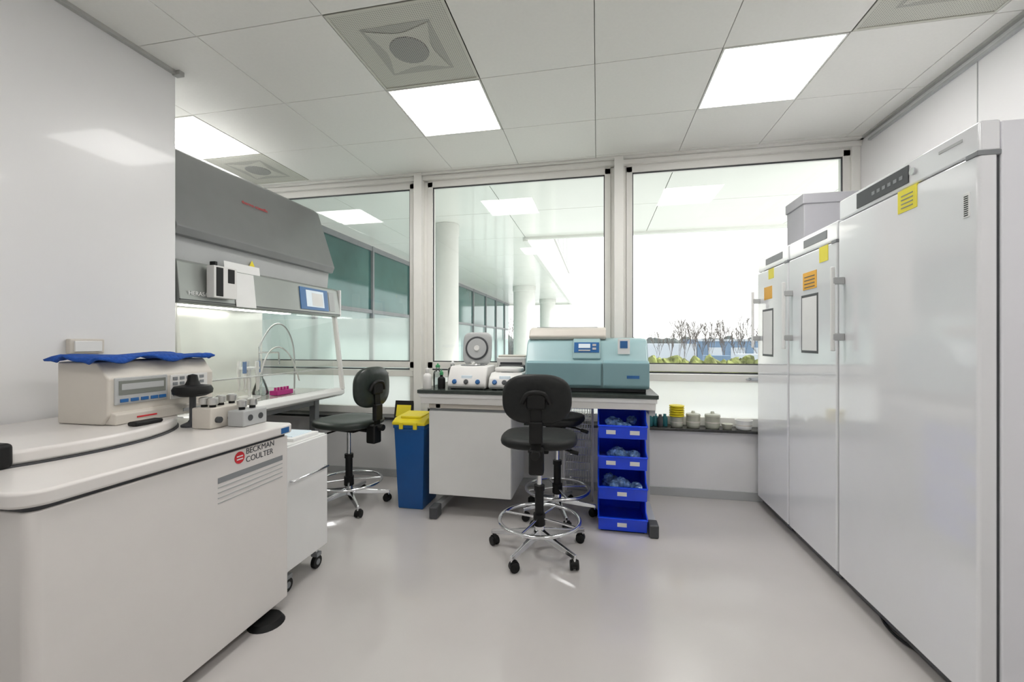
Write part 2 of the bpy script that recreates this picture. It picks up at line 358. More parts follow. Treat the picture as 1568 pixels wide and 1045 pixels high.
cyl('rubber_foot_a',(-1.44,1.63,0.0),(-1.44,1.63,.022),.075,BLACK,.06); cyl('foot_post_a',(-1.50,1.63,.02),(-1.50,1.63,.06),.02,CHROME)
cyl('rubber_foot_b',(-1.55,.9,0.0),(-1.55,.9,.022),.07,BLACK,.06); cyl('foot_post_b',(-1.55,.9,.02),(-1.55,.9,.06),.02,CHROME)
cyl('rubber_foot_c',(-2.25,1.63,0.0),(-2.25,1.63,.055),.05,BLACK)
X=-1.4295
cyl('logo_disc',(X,1.475,.775),(X+.002,1.475,.775),.024,RED)
boxes('logo_bars',[(X+.002,X+.003,1.46,1.49,.778,.783),(X+.002,X+.003,1.46,1.49,.766,.771)],WHITE)
text('logo_text','BECKMAN\nCOULTER',.034,(X,1.507,.78),PX,DGREY)
boxes('print_band',[(X,X+.001,1.375,1.715,.700,.722)],MGREY)
boxes('print_lines',[(X,X+.001,1.375,1.715,z,z+.004) for z in (.682,.662,.642,.622)],LGREY)
box('name_sticker',-1.416,-1.414,1.69,1.74,.825,.85,SCRB,0)
box('marker_on_deck',-1.82,-1.775,1.34,1.45,.913,.93,BLACK,0.007)
CUR=None
CUR=Obj('rotor_bucket_rack',(-1.63,1.65,.862))
dx,dy=.045,.025
box('rack_body',-1.80+dx,-1.70+dx,1.53+dy,1.73+dy,.8625,.955,BEIGE,0.006)
box('rack_wing',-1.685+dx,-1.60+dx,1.60+dy,1.74+dy,.8625,.935,LGREY,0.006)
for k,(x,y) in enumerate(((-1.77,1.565),(-1.725,1.565),(-1.75,1.63),(-1.75,1.69),(-1.645,1.64),(-1.645,1.70))):
    z=.95 if x<-1.7 else .932
    cyl('neck_%d'%k,(x+dx,y+dy,z),(x+dx,y+dy,z+.018),.013,BLACK)
    lathe('bucket_%d'%k,[(.018,0),(.021,.003),(.021,.028),(.016,.032),(.010,.034)],(x+dx,y+dy,z+.016),STEEL)
    cyl('slot_%d'%k,(x+dx+.04,y+dy,.90),(-1.6985+dx if x<-1.7 else -1.5985+dx,y+dy,.90),.014,DGREY)
CUR=Obj('rotor_tie_down_knob',(-1.81,1.60,.862))
kx,ky=-1.81,1.61
lathe('base',[(.045,0),(.045,.008),(.02,.02),(.013,.03),(.013,.15)],(kx,ky,.8625),DGREY)
lathe('knob',[(.0,.0),(.05,.0),(.075,.012),(.078,.03),(.07,.045),(.03,.052),(.022,.07),(.018,.095),(0.0,.10)],(kx,ky,1.00),BLACK)
CUR=None
CUR=Obj('benchtop_analyzer',(-2.03,1.56,.912))
prism('housing',[(-2.16,.913),(-1.93,.913),(-1.90,.95),(-1.90,1.10),(-1.955,1.165),(-2.16,1.165)],'y',1.33,1.80,BEIGE,0.008,3)
prism('front_plinth',[(-1.93,.913),(-1.875,.913),(-1.875,.955),(-1.91,.965),(-1.93,.965)],'y',1.34,1.79,BEIGE,0.005)
box('display_bezel',-1.905,-1.894,1.352,1.565,.99,1.10,LGREY,0.004)
box('display_window',-1.895,-1.892,1.365,1.555,1.03,1.088,mat('smoked_window',(0.20,0.21,0.19),0.15),0.002)
boxes('display_glow',[(-1.892,-1.891,1.375,1.545,1.05,1.075)],LGREY)
boxes('keys_row',[(-1.895,-1.890,y,y+.03,1.0,1.014) for y in (1.37,1.41,1.45,1.49,1.525)],SCRB,0.001)
box('keypad_plate',-1.903,-1.897,1.58,1.765,.985,1.095,LIGHTPL,0.002)
boxes('keypad',[(-1.899,-1.894,1.59+.033*i,1.612+.033*i,1.0+.024*j,1.014+.024*j) for i in range(5) for j in range(4)],MGREY,0.001)
box('logo_strip',-1.876,-1.872,1.62,1.74,.925,.94,LGREY,0); box('slot',-1.876,-1.872,1.42,1.5,.932,.938,RED,0)
CUR=None
def cloth(name,x0,x1,y0,y1,z,m,nx=24,ny=36,droop=.03):
    v=[];f=[]
    for i in range(nx+1):
        for j in range(ny+1):
            u,w=i/nx,j/ny; x=x0+(x1-x0)*u; y=y0+(y1-y0)*w
            e=max(0,(abs(u-.5)-.40)/.1,(abs(w-.5)-.44)/.06)
            zz=z+.006+.005*math.sin(9*w+5*u)+.004*math.sin(21*u+13*w)-droop*min(1,e)**2*(.6+.4*math.sin(17*w+11*u))
            v.append((x+.008*math.sin(14*w),y+.01*math.sin(11*u),zz))
    for i in range(nx):
        for j in range(ny): a=i*(ny+1)+j; f.append((a,a+1,a+ny+2,a+ny+1))
    o=mesh(name,v,f,m,0,2,True,180); s=o.modifiers.new('s','SOLIDIFY'); s.thickness=.008; s.offset=1; return o
cloth('blue_towel',-2.18,-1.90,1.30,1.81,1.176,TOWEL,droop=.022)
CUR=Obj('wall_socket',(-2.38,1.5,1.22))
box('plate',-2.389,-2.36,1.50,1.64,1.19,1.26,BEIGE,0.006); box('cover',-2.362,-2.352,1.515,1.625,1.20,1.25,WHITE,0.003)
CUR=None
# ================================================================= MOBILE CABINET
CUR=Obj('mobile_drawer_cabinet',(-1.75,1.98,0))
box('carcass',-2.0,-1.50,1.80,2.13,.115,.735,WHITE,0.004)
box('door',-1.498,-1.482,1.805,2.125,.12,.73,WHITE,0.004)
tube('handle',[(-1.485,1.83,.56),(-1.46,1.83,.56),(-1.46,2.10,.56),(-1.485,2.10,.56)],.006,CHROME)
def caster(x,y,r=.035,m=BLACK,z=0):
    cyl('caster_wheel',(x-.012,y,z+r),(x+.012,y,z+r),r,m,seg=20,bevel=.004)
    cyl('caster_hub',(x-.014,y,z+r),(x+.014,y,z+r),r*.45,MGREY,seg=16)
    box('caster_fork',x-.02,x+.02,y-.02,y+.02,z+r*1.9,z+r*2.5,MGREY,0.003)
    cyl('caster_stem',(x,y,z+r*2.2),(x,y,.117),.01,CHROME)
for x in (-1.52,-1.95):
    for y in (1.85,2.08): caster(x,y)
CUR=None
CUR=Obj('paper_stack',(-1.6,2.0,.736))
box('sheets',-1.8,-1.52,1.9,2.1,.7352,.75,PAPER,0.002); box('booklet',-1.78,-1.55,1.93,2.08,.75,.757,SCRL,0.001)
CUR=None
# ================================================================= BIOSAFETY CABINET
CUR=Obj('biosafety_cabinet',(-2.8,2.83,0))
y0,y1=2.035,3.57
prism('upper_hood',[(-3.3,1.90),(-2.42,1.88),(-2.40,1.93),(-2.57,2.44),(-2.62,2.48),(-3.3,2.48)],'y',y0,y1-.02,GREYMET,0.006)
prism('mid_body',[(-3.3,1.52),(-2.50,1.52),(-2.46,1.90),(-3.3,1.90)],'y',y0,y1-.02,LGREY,0.004)
prism('control_panel',[(-2.47,1.475),(-2.385,1.475),(-2.375,1.49),(-2.40,1.72),(-2.425,1.735),(-2.49,1.735)],'y',y0,y1+.03,PANELGR,0.006)
box('panel_seam',-2.383,-2.3745,y0,y1+.03,1.492,1.498,DGREY,0)
box('end_cap',-2.46,-2.378,y1+.028,y1+.05,1.48,1.73,WHITE,0.006)
def onpanel(name,ya,yb,za,zb,m,off=.004,th=.006):
    def xs(z): return -2.375-(z-1.49)*(.025/.23)
    v=[]
    for o_ in (off,off+th):
        for (y,z) in ((ya,za),(yb,za),(yb,zb),(ya,zb)): v.append((xs(z)+o_,y,z))
    return mesh(name,v,[(0,3,2,1),(4,5,6,7),(0,1,5,4),(1,2,6,5),(2,3,7,6),(3,0,4,7)],m,.001)
onpanel('screen_bezel',3.06,3.42,1.515,1.70,mat('bezel_blue',(0.04,0.15,0.36),0.3),.0,.008)
onpanel('screen',3.13,3.36,1.54,1.68,SCRL,.008,.002)
onpanel('screen_field',3.20,3.34,1.55,1.66,PAPER,.0102,.001)
onpanel('side_keys',3.44,3.52,1.52,1.69,LGREY,.0,.004)
onpanel('notice_sheet',2.42,2.59,1.48,1.715,PAPER,.004,.002)
onpanel('notice_sheet_2',2.36,2.66,1.70,1.78,PAPER,-.004,.002)
text('panel_text','HERASAFE 2030',.036,(-2.374,2.085,1.525),PX,WHITE)
text('hood_text','thermo scientific',.036,(-2.497,2.60,2.24),(R(90-18),0,R(90)),RED)
mesh('warning_triangle',[(-2.456,2.62,1.79),(-2.456,2.67,1.79),(-2.4565,2.645,1.835)],[(0,1,2)],YELLOW)
box('dispenser',-2.372,-2.315,2.20,2.37,1.52,1.72,LIGHTPL,0.004); box('dispenser_slot',-2.316,-2.312,2.215,2.265,1.53,1.71,BLACK,0.003); box('dispenser_slot2',-2.316,-2.312,2.30,2.35,1.62,1.71,BLACK,0.003)
box('marker_pen',-2.36,-2.32,2.21,2.23,1.72,1.745,BLACK,0.003)
box('back_panel',-3.3,-3.2,y0,y1,.80,1.55,STAIN,0)
box('work_base',-3.3,-2.40,y0,y1+.02,.73,.80,STAIN,0.004)
prism('arm_rest',[(-2.42,.74),(-2.36,.74),(-2.33,.76),(-2.33,.79),(-2.36,.81),(-2.42,.812)],'y',y0,y1+.03,WHITE,0.004)
boxes('front_grille',[(-2.48,-2.43,y0+.03+.05*k,y0+.06+.05*k,.80,.803) for k in range(30)],MGREY)
box('near_side_panel',-3.2,-2.42,y0,y0+.02,.80,1.52,STAIN,0)
mesh('side_glass',[(-3.1,y1,.80),(-2.42,y1,.80),(-2.46,y1,1.52),(-3.1,y1,1.52)],[(0,1,2,3)],GLC)
prism('side_post',[(-2.36,.80),(-2.325,.80),(-2.41,1.50),(-2.45,1.50)],'y',y1-.0,y1+.03,LIGHTPL,0.004)
mesh('sash_glass',[(-2.375,y0+.02,1.0),(-2.375,y1,1.0),(-2.42,y1,1.50),(-2.42,y0+.02,1.50)],[(0,1,2,3)],GLC)
box('sash_edge',-2.379,-2.369,y0+.02,y1,.995,1.005,STEEL,0.002)
box('added_fill_strip',-2.9,-2.8,y0+.1,y1-.1,1.50,1.518,FILLM,0.003)  # added glowing strip, not a seen fitting; brightens the cabinet interior
boxes('stand',[(-3.25,-3.19,y0+.05,y0+.11,0,.73),(-2.6,-2.54,y0+.05,y0+.11,0,.73),(-3.25,-3.19,y1-.11,y1-.05,0,.73),(-2.6,-2.54,y1-.11,y1-.05,0,.73),(-3.2,-2.55,y0+.06,y0+.1,.1,.16),(-3.2,-2.55,y1-.1,y1-.06,.1,.16),(-2.6,-2.55,y0+.1,y1-.1,.66,.73)],MGREY,0.003)
boxes('foot_rest',[(-2.62,-2.5,2.4,3.2,.12,.15)],MGREY,0.003)
CUR=Obj('vacuum_aspirator',(-2.8,2.9,.803))
lathe('flask',[(.06,0),(.065,.02),(.03,.12),(.018,.14),(.018,.17)],(-2.75,3.05,.803),GLP)
tube('tubing',[(-2.75,3.05,.97),(-2.7,3.05,1.15),(-2.65,3.15,1.22),(-2.6,3.25,1.1),(-2.58,3.3,.9)],.006,LIGHTPL,smooth=True)
tube('tubing_b',[(-2.9,3.2,1.2),(-2.85,3.25,1.38),(-2.75,3.3,1.42),(-2.7,3.38,1.25),(-2.72,3.42,.95),(-2.75,3.45,.81)],.007,LGREY,smooth=True)
tube('stand_rod',[[(-2.9,3.2,.803),(-2.9,3.2,1.2)],[(-2.9,3.2,1.15),(-2.7,3.2,1.15)],[(-2.7,3.2,1.15),(-2.7,3.2,1.05)]],.008,CHROME)
CUR=Obj('pipette_stand',(-2.7,2.85,.803))
cyl('stand_base',(-2.68,2.86,.803),(-2.68,2.86,.815),.08,WHITE); cyl('stand_post',(-2.68,2.86,.81),(-2.68,2.86,1.05),.01,WHITE); cyl('carousel',(-2.68,2.86,1.03),(-2.68,2.86,1.045),.07,WHITE)
for k in range(5):
    a=k*1.25; x,y=-2.68+.07*math.cos(a),2.86+.07*math.sin(a)
    cyl('pipette_%d'%k,(x,y,.86),(x,y,1.0),.006,LIGHTPL,.012); cyl('pipette_grip_%d'%k,(x,y,1.0),(x,y,1.09),.014,[LIGHTPL,SCRB,LGREY][k%3]); 
CUR=Obj('tube_rack',(-2.6,3.1,.803))
box('rack',-2.64,-2.56,3.02,3.2,.803,.84,PINK,0.003)
for k in range(5): cyl('tube_%d'%k,(-2.6,3.04+.035*k,.84),(-2.6,3.04+.035*k,.865),.01,PINK)
CUR=None
# ================================================================= CHAIRS
def chair(name,loc,rot,seatz=.65,back=True,fm=FABRIC,legrot=0,br=.29,ringz=.185,ringr=.238,sw=.45,sd=.43,bw=.365,bh=.27,bz=.935):
    global CUR
    CUR=Obj(name,(loc[0],loc[1],0),rot,local=True)
    cyl('hub',(0,0,.085),(0,0,.15),.038,CHROME,.03); cyl('outer_column',(0,0,.13),(0,0,.38),.026,BLACK); cyl('gas_piston',(0,0,.38),(0,0,seatz-.09),.015,CHROME)
    cyl('column_collar',(0,0,.36),(0,0,.39),.032,BLACK)
    for k in range(5):
        a=legrot+k*2*math.pi/5; c,s=math.cos(a),math.sin(a); n=Vector((-s,c,0)); d=Vector((c,s,0))
        v=[]
        for (t,w,z0,z1) in ((.02,.022,.09,.135),(br*.55,.017,.075,.108),(br+.01,.013,.066,.088)):
            for sg in (-1,1):
                for zz in (z0,z1): v.append(d*t+n*w*sg*(1 if zz==z0 else .6)+Vector((0,0,zz)))
        f=[]
        for q in (0,1):
            o=q*4; f+=[(o,o+1,o+5,o+4),(o+2,o+6,o+7,o+3),(o+1,o+3,o+7,o+5),(o,o+4,o+6,o+2)]
        f+=[(0,2,3,1),(8,9,11,10)]
        mesh('leg_%d'%k,v,f,CHROME,.004)
        p=d*br; an=a+.9; w=Vector((math.cos(an),math.sin(an),0))
        off=Vector((-math.sin(an),math.cos(an),0))*.012
        for sg in (-1,1):
            cyl('wheel_%d_%d'%(k,sg),p+off+w*sg*.007+Vector((0,0,.027)),p+off+w*sg*.024+Vector((0,0,.027)),.027,BLACK,bevel=.004,seg=20)
        cyl('caster_hood_%d'%k,p+off-w*.013+Vector((0,0,.034)),p+off+w*.013+Vector((0,0,.034)),.027,BLACK,seg=20)
        cyl('caster_pin_%d'%k,p+Vector((0,0,.045)),p+Vector((0,0,.07)),.007,CHROME)
    torus('foot_ring',(0,0,ringz),ringr,.011,CHROME)
    cyl('ring_clamp',(0,0,ringz-.03),(0,0,ringz+.035),.036,BLACK)
    for k in range(4):
        a=legrot+.4+k*math.pi/2; tube('ring_spoke_%d'%k,[(.03*math.cos(a),.03*math.sin(a),ringz+.01),(ringr*math.cos(a),ringr*math.sin(a),ringz)],.007,CHROME)
    box('mechanism',-.06,.06,-.10,.08,seatz-.10,seatz-.055,BLACK,.008)
    tube('lever_a',[(.04,0,seatz-.08),(.14,-.02,seatz-.085),(.20,-.03,seatz-.10)],.006,BLACK); cyl('lever_knob',(.18,-.03,seatz-.095),(.23,-.035,seatz-.105),.012,BLACK)
    tube('lever_b',[(-.04,.03,seatz-.08),(-.17,.04,seatz-.09)],.006,BLACK)
    cushion('seat',sw,sd,.06,fm,Matrix.Translation((0,0,seatz-.058)),3.0,0,.012)
    if back:
        prof=[(0,-.05,seatz-.08),(0,-.22,seatz-.085),(0,-.27,seatz-.04),(0,-.275,seatz+.1),(0,-.265,bz)]
        v=[];f=[]
        for i,(x,y,z) in enumerate(prof):
            for (a,b) in ((-.028,-.007),(.028,-.007),(.028,.007),(-.028,.007)):
                if i<2: v.append((a,y,z+b))
                elif i==2: v.append((a,y-b*.7,z+b*.7))
                else: v.append((a,y-b,z))
        for i in range(len(prof)-1):
            for k in range(4): f.append((i*4+k,i*4+(k+1)%4,i*4+4+(k+1)%4,i*4+4+k))
        f+=[(3,2,1,0),(16,17,18,19)]
        mesh('back_bar',v,f,BLACK,.002)
        box('bar_sleeve',-.036,.036,-.295,-.255,seatz+.0,seatz+.12,BLACK,.008)
        cyl('height_knob',(0,-.29,seatz-.05),(0,-.33,seatz-.05),.024,BLACK,bevel=.004)
        box('bellows',-.04,.04,-.28,-.2,seatz-.17,seatz-.03,BLACK,.012)
        M=Matrix.Translation((0,-.265,bz))@Matrix.Rotation(R(-90),4,'X')
        cushion('backrest',bw,bh,.055,fm,M,2.8,.55,.008)
        tube('back_bracket',[(-.075,-.272,bz-.02),(-.06,-.283,bz+.03),(0,-.287,bz+.045),(.06,-.283,bz+.03),(.075,-.272,bz-.02)],.013,BLACK,smooth=True)
        box('back_socket',-.05,.05,-.29,-.262,bz-.05,bz+.035,BLACK,.01)
    CUR=None
chair('lab_chair',(-.341,2.517),R(4),.70,True,FABRIC,R(-90+36-2+11),bw=.38)
chair('lab_chair',(-1.86,2.93),R(78),.665,True,GREENBL,R(20),sw=.47,sd=.46,bz=.91,bw=.36,bh=.30)
chair('lab_stool',(-.285,3.07),R(-10),.72,False,FABRIC,R(10),br=.265,ringr=.225,sw=.38,sd=.38)
# ================================================================= LAB BENCH
CUR=Obj('lab_bench',(-.45,3.2,0))
box('worktop',-1.27,.385,2.85,3.60,.875,.90,BENCHTOP,0.003)
box('apron',-1.25,.37,2.87,3.58,.80,.874,LIGHTPL,0.003)
box('apron_edge',-1.262,.378,2.862,2.87,.845,.876,WHITE,0.002)
for n,x in enumerate((-1.13,.350)):
    box('foot_%d'%n,x-.025,x+.025,2.85,3.5,.03,.075,LGREY,0.006)
    box('foot_cap_%d'%n,x-.03,x+.03,2.80,2.90,0.0,.085,DGREY,0.01)
    box('foot_cap_rear_%d'%n,x-.03,x+.03,3.45,3.52,0.0,.08,DGREY,0.01)
    box('upright_%d'%n,x-.025,x+.025,3.25,3.33,.07,.80,LGREY,0.004)
    box('top_arm_%d'%n,x-.02,x+.02,2.9,3.5,.76,.80,LGREY,0.004)
box('drawer_carcass',-1.20,-.59,2.915,3.42,.14,.795,WHITE,0.003)
box('drawer_front_lower',-1.198,-.592,2.898,2.914,.142,.745,WHITE,0.003)
box('drawer_rail',-1.2,-.59,2.90,2.914,.765,.795,BEIGE,0.002)
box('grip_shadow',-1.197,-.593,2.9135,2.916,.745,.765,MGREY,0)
CUR=None
CUR=Obj('wire_basket_rack',(-.1,3.35,0))
W=[]
x0,x1,ya,yb=-.26,-.04,3.36,3.58
for z in (.12,.30,.48,.66):
    for zz in (z,z+.06,z+.12): W.append([(x0,ya,zz),(x1,ya,zz),(x1,yb,zz),(x0,yb,zz),(x0,ya,zz)])
    for k in range(12):
        x=x0+(x1-x0)*k/11; W.append([(x,ya,z+.12),(x,ya,z),(x,yb,z),(x,yb,z+.12)])
tube('wires',W,.002,CHROME)
tube('posts',[[(x,y,0),(x,y,.79)] for x in (x0,x1) for y in (ya,yb)],.009,LIGHTPL)
CUR=None
for k in range(4):
    z=.012+k*.2; xa,xb=.005,.312; yf,yr=2.83,3.25
    CUR=Obj('stacking_storage_bin',((xa+xb)/2,3.0,z))
    t=.006; h=.185
    sp=[(yf+.02,z),(yr,z),(yr,z+h),(yf+.14,z+h),(yf+.09,z+.10),(yf,z+.085)]
    prism('side_a',sp,'x',xa,xa+t,BLUE,.002); prism('side_b',sp,'x',xb-t,xb,BLUE,.002)
    box('bottom',xa,xb,yf+.02,yr,z,z+t,BLUE,.002); box('back',xa,xb,yr-t,yr,z,z+h,BLUE,.002)
    prism('front_lip',[(yf+.02,z),(yf+.028,z),(yf+.01,z+.085),(yf-.002,z+.085)],'x',xa,xb,BLUE,.002)
    box('lip_rim',xa-.003,xb+.003,yf-.008,yf+.012,z+.08,z+.09,BLUE,.003)
    tube('rim_rails',[[(x,yf,z+.088),(x,yf+.09,z+.102),(x,yf+.14,z+h),(x,yr,z+h)] for x in (xa,xb)],.005,BLUE)
    for lx in ((.12,) if k in (0,1) else (.05,.20)):
        prism('label_card',[(yf+.0095,z+.03),(yf+.013,z+.03),(yf+.008,z+.058),(yf+.0045,z+.058)],'x',xa+lx,xa+lx+.06,PAPER,0)
    if k>0:
        bm=bmesh.new()
        for q in range(7):
            bmesh.ops.create_icosphere(bm,subdivisions=3,radius=1,matrix=Matrix.Translation((xa+.06+random.random()*.19,yf+.1+random.random()*.15,z+.05+random.random()*.03))@Matrix.Rotation(random.random()*3,4,'Z')@Matrix.Diagonal((.05,.035,.035,1)))
        for v in bm.verts: v.co+=Vector([random.uniform(-.005,.005) for _ in range(3)])
        me=bpy.data.meshes.new('bags'); bm.to_mesh(me); bm.free(); fin('bagged_tubes',me,BAG,0,2,False)
CUR=Obj('bin_plinth',(.16,3.0,0)); boxes('base',[(.02,.30,2.87,3.23,0,.0115)],BLACK); CUR=None
CUR=Obj('clinical_waste_bin',(-1.36,3.05,0))
v=[];cx,cy=-1.365,3.08
for (w,d,z) in ((.095,.13,0),(.098,.133,.01),(.118,.16,.60),(.124,.166,.605),(.124,.166,.63)):
    v+=[(cx-w,cy-d,z),(cx+w,cy-d,z),(cx+w,cy+d,z),(cx-w,cy+d,z)]
f=[(3,2,1,0)]+[(k*4+i,k*4+(i+1)%4,k*4+4+(i+1)%4,k*4+4+i) for k in range(4) for i in range(4)]+[(16,17,18,19)]
mesh('tub',v,f,BINBLUE,.012,3)
boxes('ribs',[(cx-.10,cx+.10,cy-.166,cy-.155,.585,.60)],BINBLUE,.003)
prism('lid',[(cy-.175,.628),(cy+.175,.628),(cy+.175,.65),(cy+.12,.69),(cy-.12,.675),(cy-.175,.65)],'x',cx-.13,cx+.13,YELLOW,.008,3)
box('lid_flap',cx-.08,cx+.08,cy-.13,cy+.05,.672,.69,YELLOW,.006)
boxes('clips',[(cx-.07,cx-.04,cy-.182,cy-.17,.60,.65),(cx+.04,cx+.07,cy-.182,cy-.17,.60,.65)],YELLOW,.003)
CUR=None
# ================================================================= BENCH ITEMS
CUR=Obj('tissue_processor',(-.08,3.2,.9))
prof=[(2.95,.925),(2.935,.96),(2.945,1.10),(2.975,1.125),(3.03,1.235),(3.08,1.265),(3.45,1.275),(3.47,1.25),(3.47,.925)]
prism('housing',prof,'x',-.50,.335,TEAL,.014,4)
prism('lower_door_right',[(2.925,.93),(2.91,.95),(2.91,1.105),(2.94,1.118),(2.96,1.118),(2.96,.93)],'x',.035,.335,TEALD,.008,3)
prism('lower_door_left',[(2.935,.94),(2.925,.95),(2.925,1.10),(2.95,1.11),(2.96,1.11),(2.96,.94)],'x',-.485,.025,TEALD,.006,3)
prism('hood_ridge',[(2.975,1.12),(2.96,1.13),(3.015,1.245),(3.06,1.27),(3.06,1.2)],'x',-.17,.02,TEAL,.006)
def slant(name,xa,xb,t0,t1,m,off):
    a=Vector((0,2.96,1.13)); b=Vector((0,3.015,1.245)); n=Vector((0,-.902,.431))
    P=[a.lerp(b,t) for t in (t0,t1)]
    v=[]
    for o_ in (off,off+.003):
        for (x,p) in ((xa,P[0]),(xb,P[0]),(xb,P[1]),(xa,P[1])): q=p+n*o_; v.append((x,q.y,q.z))
    mesh(name,v,[(0,3,2,1),(4,5,6,7),(0,1,5,4),(1,2,6,5),(2,3,7,6),(3,0,4,7)],m,0)
slant('control_plate',-.16,.01,.35,.95,SCRB,.0); slant('lcd',-.13,-.05,.6,.85,SCRL,.004)
slant('keys_a',-.035,-.01,.5,.62,LGREY,.004); slant('keys_b',-.035,-.01,.72,.84,LGREY,.004); slant('keys_c',-.13,-.05,.42,.5,LGREY,.004)
prism('cream_top_cover',[(3.06,1.26),(3.045,1.285),(3.09,1.335),(3.16,1.35),(3.44,1.345),(3.455,1.27)],'x',-.49,.06,BEIGE,.012,4)
boxes('top_slot',[(-.44,0,3.12,3.13,1.3485,1.352)],MGREY)
box('plinth',-.48,.32,2.98,3.45,.9005,.93,DGREY,.004)
box('paper_clip_sheet',.135,.215,2.985,2.989,1.16,1.265,PAPER,.001); box('sheet_print',.15,.20,2.983,2.985,1.20,1.25,SCRB,0)
box('badge',-.42,-.34,2.922,2.925,.965,.985,PAPER,0); box('badge_right',.19,.27,2.907,2.91,1.0,1.02,SCRB,0)
CUR=None
def microfuge(name,x0,x1,yf,h,open_lid):
    global CUR
    CUR=Obj(name,((x0+x1)/2,yf+.14,.9)); w=x1-x0; cx=(x0+x1)/2
    prism('body',[(yf+.01,.906),(yf,.93),(yf+.02,.985),(yf+.08,.90+h),(yf+.30,.90+h),(yf+.31,.906)],'x',x0,x1,LIGHTPL,.014,4)
    box('display',cx-.04,cx+.04,yf+.018,yf+.03,.975,1.0,SCRL,.003)
    for sx in (-.3,.0,.3): 
        lathe('knob_%g'%sx,[(.016,0),(.018,.006),(.012,.012),(0,.012)],(cx+sx*w,yf+.006,.955),SCRB if sx else DGREY,axis=(0,-1,.35))
    boxes('feet',[(x0+.02,x0+.05,yf+.03,yf+.06,.9,.908),(x1-.05,x1-.02,yf+.03,yf+.06,.9,.908),(x0+.02,x0+.05,yf+.25,yf+.28,.9,.908),(x1-.05,x1-.02,yf+.25,yf+.28,.9,.908)],BLACK)
    lathe('rotor_well',[(.09,0),(.095,.004),(.085,.006),(.07,.001),(0,.001)],(cx,yf+.18,.90+h),MGREY)
    lathe('rotor',[(.06,.0),(.055,.012),(.02,.018),(.015,.03),(0,.03)],(cx,yf+.18,.90+h),STEEL)
    if open_lid:
        M=Matrix.Translation((cx+.01,yf+.285,.90+h+.125))@Matrix.Rotation(R(82),4,'X')
        cushion('lid',w*.80,.255,.03,LGREY,M,5,0,0)
        c=Vector((cx+.01,yf+.285,.90+h+.125)); ax=(0,-1,.14)
        c2=c+Vector((0,-.03,.004))
        lathe('lid_seal',[(.090,0.0),(.092,.006),(.082,.009),(.077,.006),(.0,.006)],c2,DGREY,axis=ax)
        lathe('lid_disc',[(.077,.006),(.077,.009),(.03,.010),(.0,.010)],c2,LGREY,axis=ax)
        lathe('lid_boss',[(.022,.009),(.02,.016),(0,.016)],c2,LIGHTPL,axis=ax)
        box('hinge',cx-.08,cx+.08,yf+.275,yf+.31,.895+h,.93+h,DGREY,.004)
    else:
        M=Matrix.Translation((cx,yf+.19,.90+h)); cushion('closed_lid',w*.88,.2,.035,LIGHTPL,M,4,0,0)
        box('rear_hinge',cx-.1,cx+.1,yf+.27,yf+.31,.9+h-.01,.9+h+.045,DGREY,.006)
    CUR=None
microfuge('microcentrifuge',-1.075,-.785,2.93,.165,True)
microfuge('microcentrifuge',-.765,-.53,2.93,.12,False)
def bottle(name,x,y,z,r,h,m,cap,cm):
    global CUR
    CUR=Obj(name,(x,y,z)); lathe('body',[(r*.95,0.001),(r,.01),(r,h*.7),(r*.9,h*.78),(r*.4,h*.88),(r*.4,h)],(x,y,z),m)
    lathe('cap',[(r*.5,h),(r*.5,h+cap*.5),(r*.2,h+cap*.7),(r*.15,h+cap)],(x,y,z),cm); CUR=None
bottle('reagent_bottle',-1.225,2.93,.9,.032,.13,LIGHTPL,.03,LIGHTPL)
bottle('reagent_bottle',-1.19,3.05,.9,.035,.15,GLP,.03,GREENP)
bottle('wash_bottle',-1.13,2.97,.9,.028,.10,BLACK,.04,GREENP)
bottle('reagent_bottle',-1.16,3.3,.9,.04,.16,GLP,.03,WHITE)
CUR=Obj('label_printer',(-.68,3.42,.9)); box('case',-.80,-.56,3.34,3.54,.9005,1.12,LIGHTPL,.012); box('slot',-.77,-.59,3.335,3.34,1.06,1.08,DGREY,.002); box('lid',-.79,-.57,3.35,3.53,1.12,1.135,BEIGE,.005)
CUR=None
def bowl(x,y,r,h,m,lid=False):
    global CUR
    CUR=Obj('ceramic_jar',(x,y,.552))
    lathe('pot',[(r*.8,0.001),(r*.95,.01),(r,h*.3),(r,h*.9),(r*1.06,h),(r*.95,h),(r*.92,h*.35),(0,h*.3)],(x,y,.552),m)
    lathe('band',[(r*1.005,h*.45),(r*1.02,h*.5),(r*1.005,h*.55)],(x,y,.552),BEIGE)
    if lid: lathe('lid',[(r*1.04,h),(r*1.0,h+.012),(r*.3,h+.02),(r*.2,h+.035),(0,h+.035)],(x,y,.552),CERAM)
    CUR=None
bowl(.63,3.645,.05,.085,CERAM); bowl(.755,3.645,.053,.10,CERAM,True); bowl(.90,3.645,.056,.10,CERAM,True); bowl(1.13,3.645,.06,.075,PAPER)
CUR=Obj('yellow_dish_stack',(.63,3.645,.64))
for k in range(5): lathe('dish_%d'%k,[(.05,0),(.058,.004),(.058,.014),(.05,.016)],(.63,3.645,.638+.019*k),YELLOW)
CUR=Obj('small_dish',(1.01,3.645,.552)); lathe('dish',[(.03,.001),(.038,.02),(.042,.04),(.038,.04),(.0,.01)],(1.01,3.645,.552),CERAM)
CUR=Obj('glass_vial_group',(.5,3.66,.552))
for k,(x,y,m) in enumerate(((.42,3.63,TEALBOX),(.465,3.66,TEALBOX),(.50,3.63,DGREY),(.54,3.66,TEALBOX),(.38,3.67,BLACK))):
    lathe('vial_%d'%k,[(.02,.001),(.022,.005),(.022,.07),(.012,.085),(.012,.10)],(x,y,.552),m)
